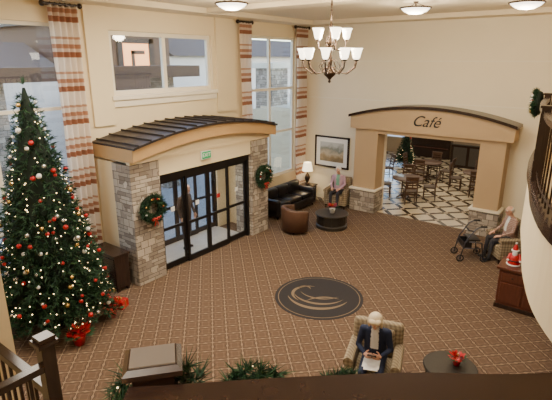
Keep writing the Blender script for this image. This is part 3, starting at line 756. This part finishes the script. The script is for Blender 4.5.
b=B(); band(b,E,0,-.12,2.50,3.28,0); b.poly([(p.x,p.y) for p in off(E,-.1)]+[(1.5,14)],3.0,3.2,0)
b.obj('balcony_floor',[WALL])
b=B(); band(b,E,.03,-.12,3.28,3.40,0); band(b,E,.0,-.07,4.17,4.23,0); band(b,E,-.02,-.05,3.5,3.53,0)
C_=off(E,-.035)
for i in range(1,len(C_)):
    seg=(C_[i]-C_[i-1]).length; k=max(1,round(seg/.14))
    for q in range(k):
        p=C_[i-1].lerp(C_[i],q/k); b.cb((p.x,p.y,3.8),(.018,.018,.76),0)
for i in (15,25,38): p=C_[i]; b.cb((p.x,p.y,3.78),(.1,.1,.98),0); b.cb((p.x,p.y,4.28),(.13,.13,.03),0)
b.obj('balcony_railing',[DKW])
w=wreath('christmas_wreath',.2,(-1.24,8.75,4.12),D(90),False)
# near rail
near=cr([(-.60,.365),(-.555,.402),(-.407,.539),(-.22,.70),(-.017,.852),(.426,1.262),(1.48,1.9)],6)
b=B(); band(b,near,.036,-.038,4.20,4.25,0); band(b,near,.022,-.022,4.17,4.20,0); band(b,near,.02,-.02,3.34,3.38,0)
for i in range(0,len(near),2): p=near[i]; b.cb((p.x,p.y,3.77),(.02,.02,.8),0)
NM=Matrix.Translation((-.622,.448,0))@Matrix.Rotation(D(50),4,'Z')
b.box(-.036,.036,-.036,.036,3.2,4.262,0,NM); b.box(-.042,.042,-.042,.042,4.2,4.22,0,NM)
cx_,cy_=.052,.042
b.add([(-cx_,-cy_,4.262),(cx_,-cy_,4.262),(cx_,cy_,4.262),(-cx_,cy_,4.262),(-cx_,-cy_,4.272),(cx_,-cy_,4.272),(cx_,cy_,4.272),(-cx_,cy_,4.272),(-cx_+.009,-cy_+.009,4.280),(cx_-.009,-cy_+.009,4.280),(cx_-.009,cy_-.009,4.280),(-cx_+.009,cy_-.009,4.280)],
 [(0,3,2,1),(0,1,5,4),(1,2,6,5),(2,3,7,6),(3,0,4,7),(4,5,9,8),(5,6,10,9),(6,7,11,10),(7,4,8,11),(8,9,10,11)],0,False,NM)
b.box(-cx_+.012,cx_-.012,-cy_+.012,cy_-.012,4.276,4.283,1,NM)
b.obj('foreground_railing',[DKW,mat('newel_cap_painted_sheen',(.20,.175,.155),.35,.1,var=.1)])  # lighter inset: window reflection on the dark cap top put into the colour
b=B(); b.poly([(-.72,.38)]+[(p.x,p.y) for p in off(near,.05)]+[(1.5,YF),(-1.4,YF)],3.0,3.2,0); b.obj('landing_floor',[WALL])
# garland on the outside of rail
b=B()
def garl(pts,dens,L,rad):
    for i in range(len(pts)-1):
        a=Vector(pts[i]);c=Vector(pts[i+1]); k=max(1,int((c-a).length*dens))
        for q in range(k):
            p=a.lerp(c,q/k)+Vector((R(-1,1),R(-1,1),R(-1,1)))*rad; b.tuft(p,(R(-1,1),R(-1,1),R(-.5,1)),9,L,.0018,0)
            if R(0,1)<.05: b.ell(p,.002,3,None,6,4)
garl([(-.68,.40,4.19),(-.68,.44,4.20),(-.65,.50,4.20),(-.60,.505,4.22),(-.56,.495,4.22)],380,.045,.014)
garl([(-.526,.545,4.215),(-.49,.575,4.230),(-.454,.605,4.215)],480,.034,.009)
garl([(-.385,.665,4.20),(-.355,.688,4.218),(-.33,.708,4.205)],480,.024,.007)
pts=[(-.56,.495,4.2),(-.53,.52,4.15),(-.49,.575,4.225),(-.41,.63,4.14),(-.355,.688,4.21),(-.22,.79,4.10),(-.05,.94,4.08)]
b.tube(pts,.005,2,6)
b.obj('pine_garland',[G1,G2,GD,LED],normals=False)
# stair landing & railing to the left
b=B(); b.box(-3.195,-2.3,YF+.01,1.1,1.9,2.1,0); b.obj('stair_landing',[WALL])
b=B(); nx,ny=-2.37,1.01
b.cb((nx,ny,2.7),(.075,.075,1.2),0); b.cb((nx,ny,3.31),(.115,.115,.025),0); b.cb((nx,ny,3.335),(.09,.09,.025),0)
b.box(nx-.03,nx+.03,-.6,ny,3.14,3.18,0); b.box(nx-.02,nx+.02,-.6,ny,2.22,2.26,0)
for i in range(14): b.cb((nx,ny-.11*(i+1),2.7),(.02,.02,.92),0)
b.box(-3.19,nx,ny-.03,ny+.03,2.95,3.0,0); b.box(-3.19,nx,ny-.02,ny+.02,2.22,2.26,0)
for i in range(7): b.cb((nx-.11*(i+1),ny,2.6),(.02,.02,.72),0)
b.obj('stair_railing',[DKW],bevel=.004)
# ------------------------------------------------------------ exterior
b=B(); b.box(-60,XL-.2,-30,50,-.15,-.05); b.obj('exterior_ground',[mat('paving',(.46,.46,.46),.9,scale=3)])
SID=mat('siding_grey',(.50,.50,.48),.8,scale=2); EAVE=mat('eave_brown',(.075,.045,.03),.7); ROOF=mat('shingle_roof',(.08,.07,.068),.9,scale=12,var=.3)
OR=mat('lit_sign',(.9,.45,.2),.6,es=2.2,ecol=(1,.33,.07))
b=B(); b.box(-24,-18,10.4,15.4,0,8,0); b.box(-24,-17.5,10.1,15.8,6.2,6.6,1)
for y0,y1,z0,z1 in ((12.5,12.75,4.1,5.7),(14.15,14.4,4.1,5.7),(12.5,14.4,4.1,4.3),(12.5,14.4,5.5,5.7)): b.box(-18.1,-17.88,y0,y1,z0,z1,1)
b.box(-17.97,-17.93,12.7,14.2,4.3,5.5,2); b.box(-17.95,-17.90,13.2,13.35,4.3,5.2,0); b.box(-17.95,-17.90,13.2,13.9,5.05,5.2,0)
b.box(-24,-18.5,15.4,34,0,5.0,4); b.box(-24,-18.5,-6,10.4,0,4.4,4)
for y0,y1,h in ((15.8,34,5.0),(-6,10.1,4.4)):
    b.add([(-18.1,y0,h),(-18.1,y1,h),(-21,y0,h+1.1),(-21,y1,h+1.1),(-24,y0,h),(-24,y1,h)],[(0,1,3,2),(2,3,5,4),(0,2,4),(1,5,3),(0,4,5,1)],5)
for y in (-1,1.6,4.2,6.8,17,20,23,26):
    b.box(-18.55,-18.45,y,y+1.3,1.0,2.6,3); b.box(-18.53,-18.42,y-.1,y+1.4,.9,1.0,6); b.box(-18.53,-18.42,y-.1,y+1.4,2.6,2.7,6)
b.obj('exterior_building',[EAVE,METR,OR,WPANE,SID,ROOF,WHT])
b=B(); b.box(-11.8,-11.0,14.3,15.3,-.05,4.5,0); b.box(-11.9,-10.9,14.2,15.4,4.5,4.7,1); b.obj('porch_pillar',[STONE,TRIM])
b=B(); b.box(-14.6,-14.0,5.4,6.0,-.05,4.2,0); b.box(-14.6,-14.0,11.5,12.1,-.05,4.2,0); b.box(-15,-13.5,5.2,13,4.2,4.6,1); b.obj('porch_canopy',[STONE,EAVE])
# ------------------------------------------------------------ lights
def area(name,loc,rot,sx,sy,e,col=(1,.87,.70)):
    l=bpy.data.lights.new(name,'AREA'); l.shape='RECTANGLE'; l.size=sx; l.size_y=sy; l.energy=e; l.color=col
    o=bpy.data.objects.new(name,l); bpy.context.scene.collection.objects.link(o); o.location=loc; o.rotation_euler=rot; return o
area('ceiling_fill_light',(-6.5,2.5,5.86),(0,0,0),2,2,200)  # these three are unseen fills added below the ceiling, with no fixture
area('ceiling_fill_light',(-2.5,6.0,5.86),(0,0,0),2,2,200)
area('ceiling_fill_light',(-6.2,5.9,5.86),(0,0,0),1.5,1.5,160)
area('landing_fill_light',(-.6,-.6,5.86),(0,0,0),1.2,1.2,70)  # added fill without a fixture, brightens newel cap, balcony fascia and rail
area('cafe_area_light',(-6.0,17.2,2.95),(0,0,0),5,4,130,(1,.86,.66))
area('cafe_area_light',(-6.0,21.5,2.95),(0,0,0),5,3,60,(1,.86,.66))
area('vestibule_light',(-8.75,7.9,2.34),(0,0,0),.4,2,45)
def pt(name,loc,e,r,col=(1,.84,.62)):
    l=bpy.data.lights.new(name,'POINT'); l.energy=e; l.shadow_soft_size=r; l.color=col
    o=bpy.data.objects.new(name,l); bpy.context.scene.collection.objects.link(o); o.location=loc
pt('chandelier_light',(-4.55,7.65,5.15),260,.25)
for p in ((-6.7,7.4),(-4.1,10.4),(-2.0,10.75)): pt('bowl_lamp_light',(p[0],p[1],5.62),110,.2)
pt('table_lamp_light',(-8.78,13.45,1.2),12,.08)
wd=bpy.data.worlds.new('World'); bpy.context.scene.world=wd; wd.use_nodes=True; nt=wd.node_tree
sk=nt.nodes.new('ShaderNodeTexSky'); sk.sky_type='NISHITA'; sk.sun_disc=False; sk.sun_elevation=D(22); sk.sun_rotation=D(120)
nt.links.new(sk.outputs[0],nt.nodes['Background'].inputs[0]); nt.nodes['Background'].inputs[1].default_value=1.1
# ------------------------------------------------------------ camera
cd=bpy.data.cameras.new('camera'); cd.sensor_width=36; cd.lens=465/552*36; cd.clip_start=.05
co=bpy.data.objects.new('camera',cd); bpy.context.scene.collection.objects.link(co)
co.location=(0,0,4.8); co.rotation_euler=(D(90-16.76),0,D(37.1)); bpy.context.scene.camera=co
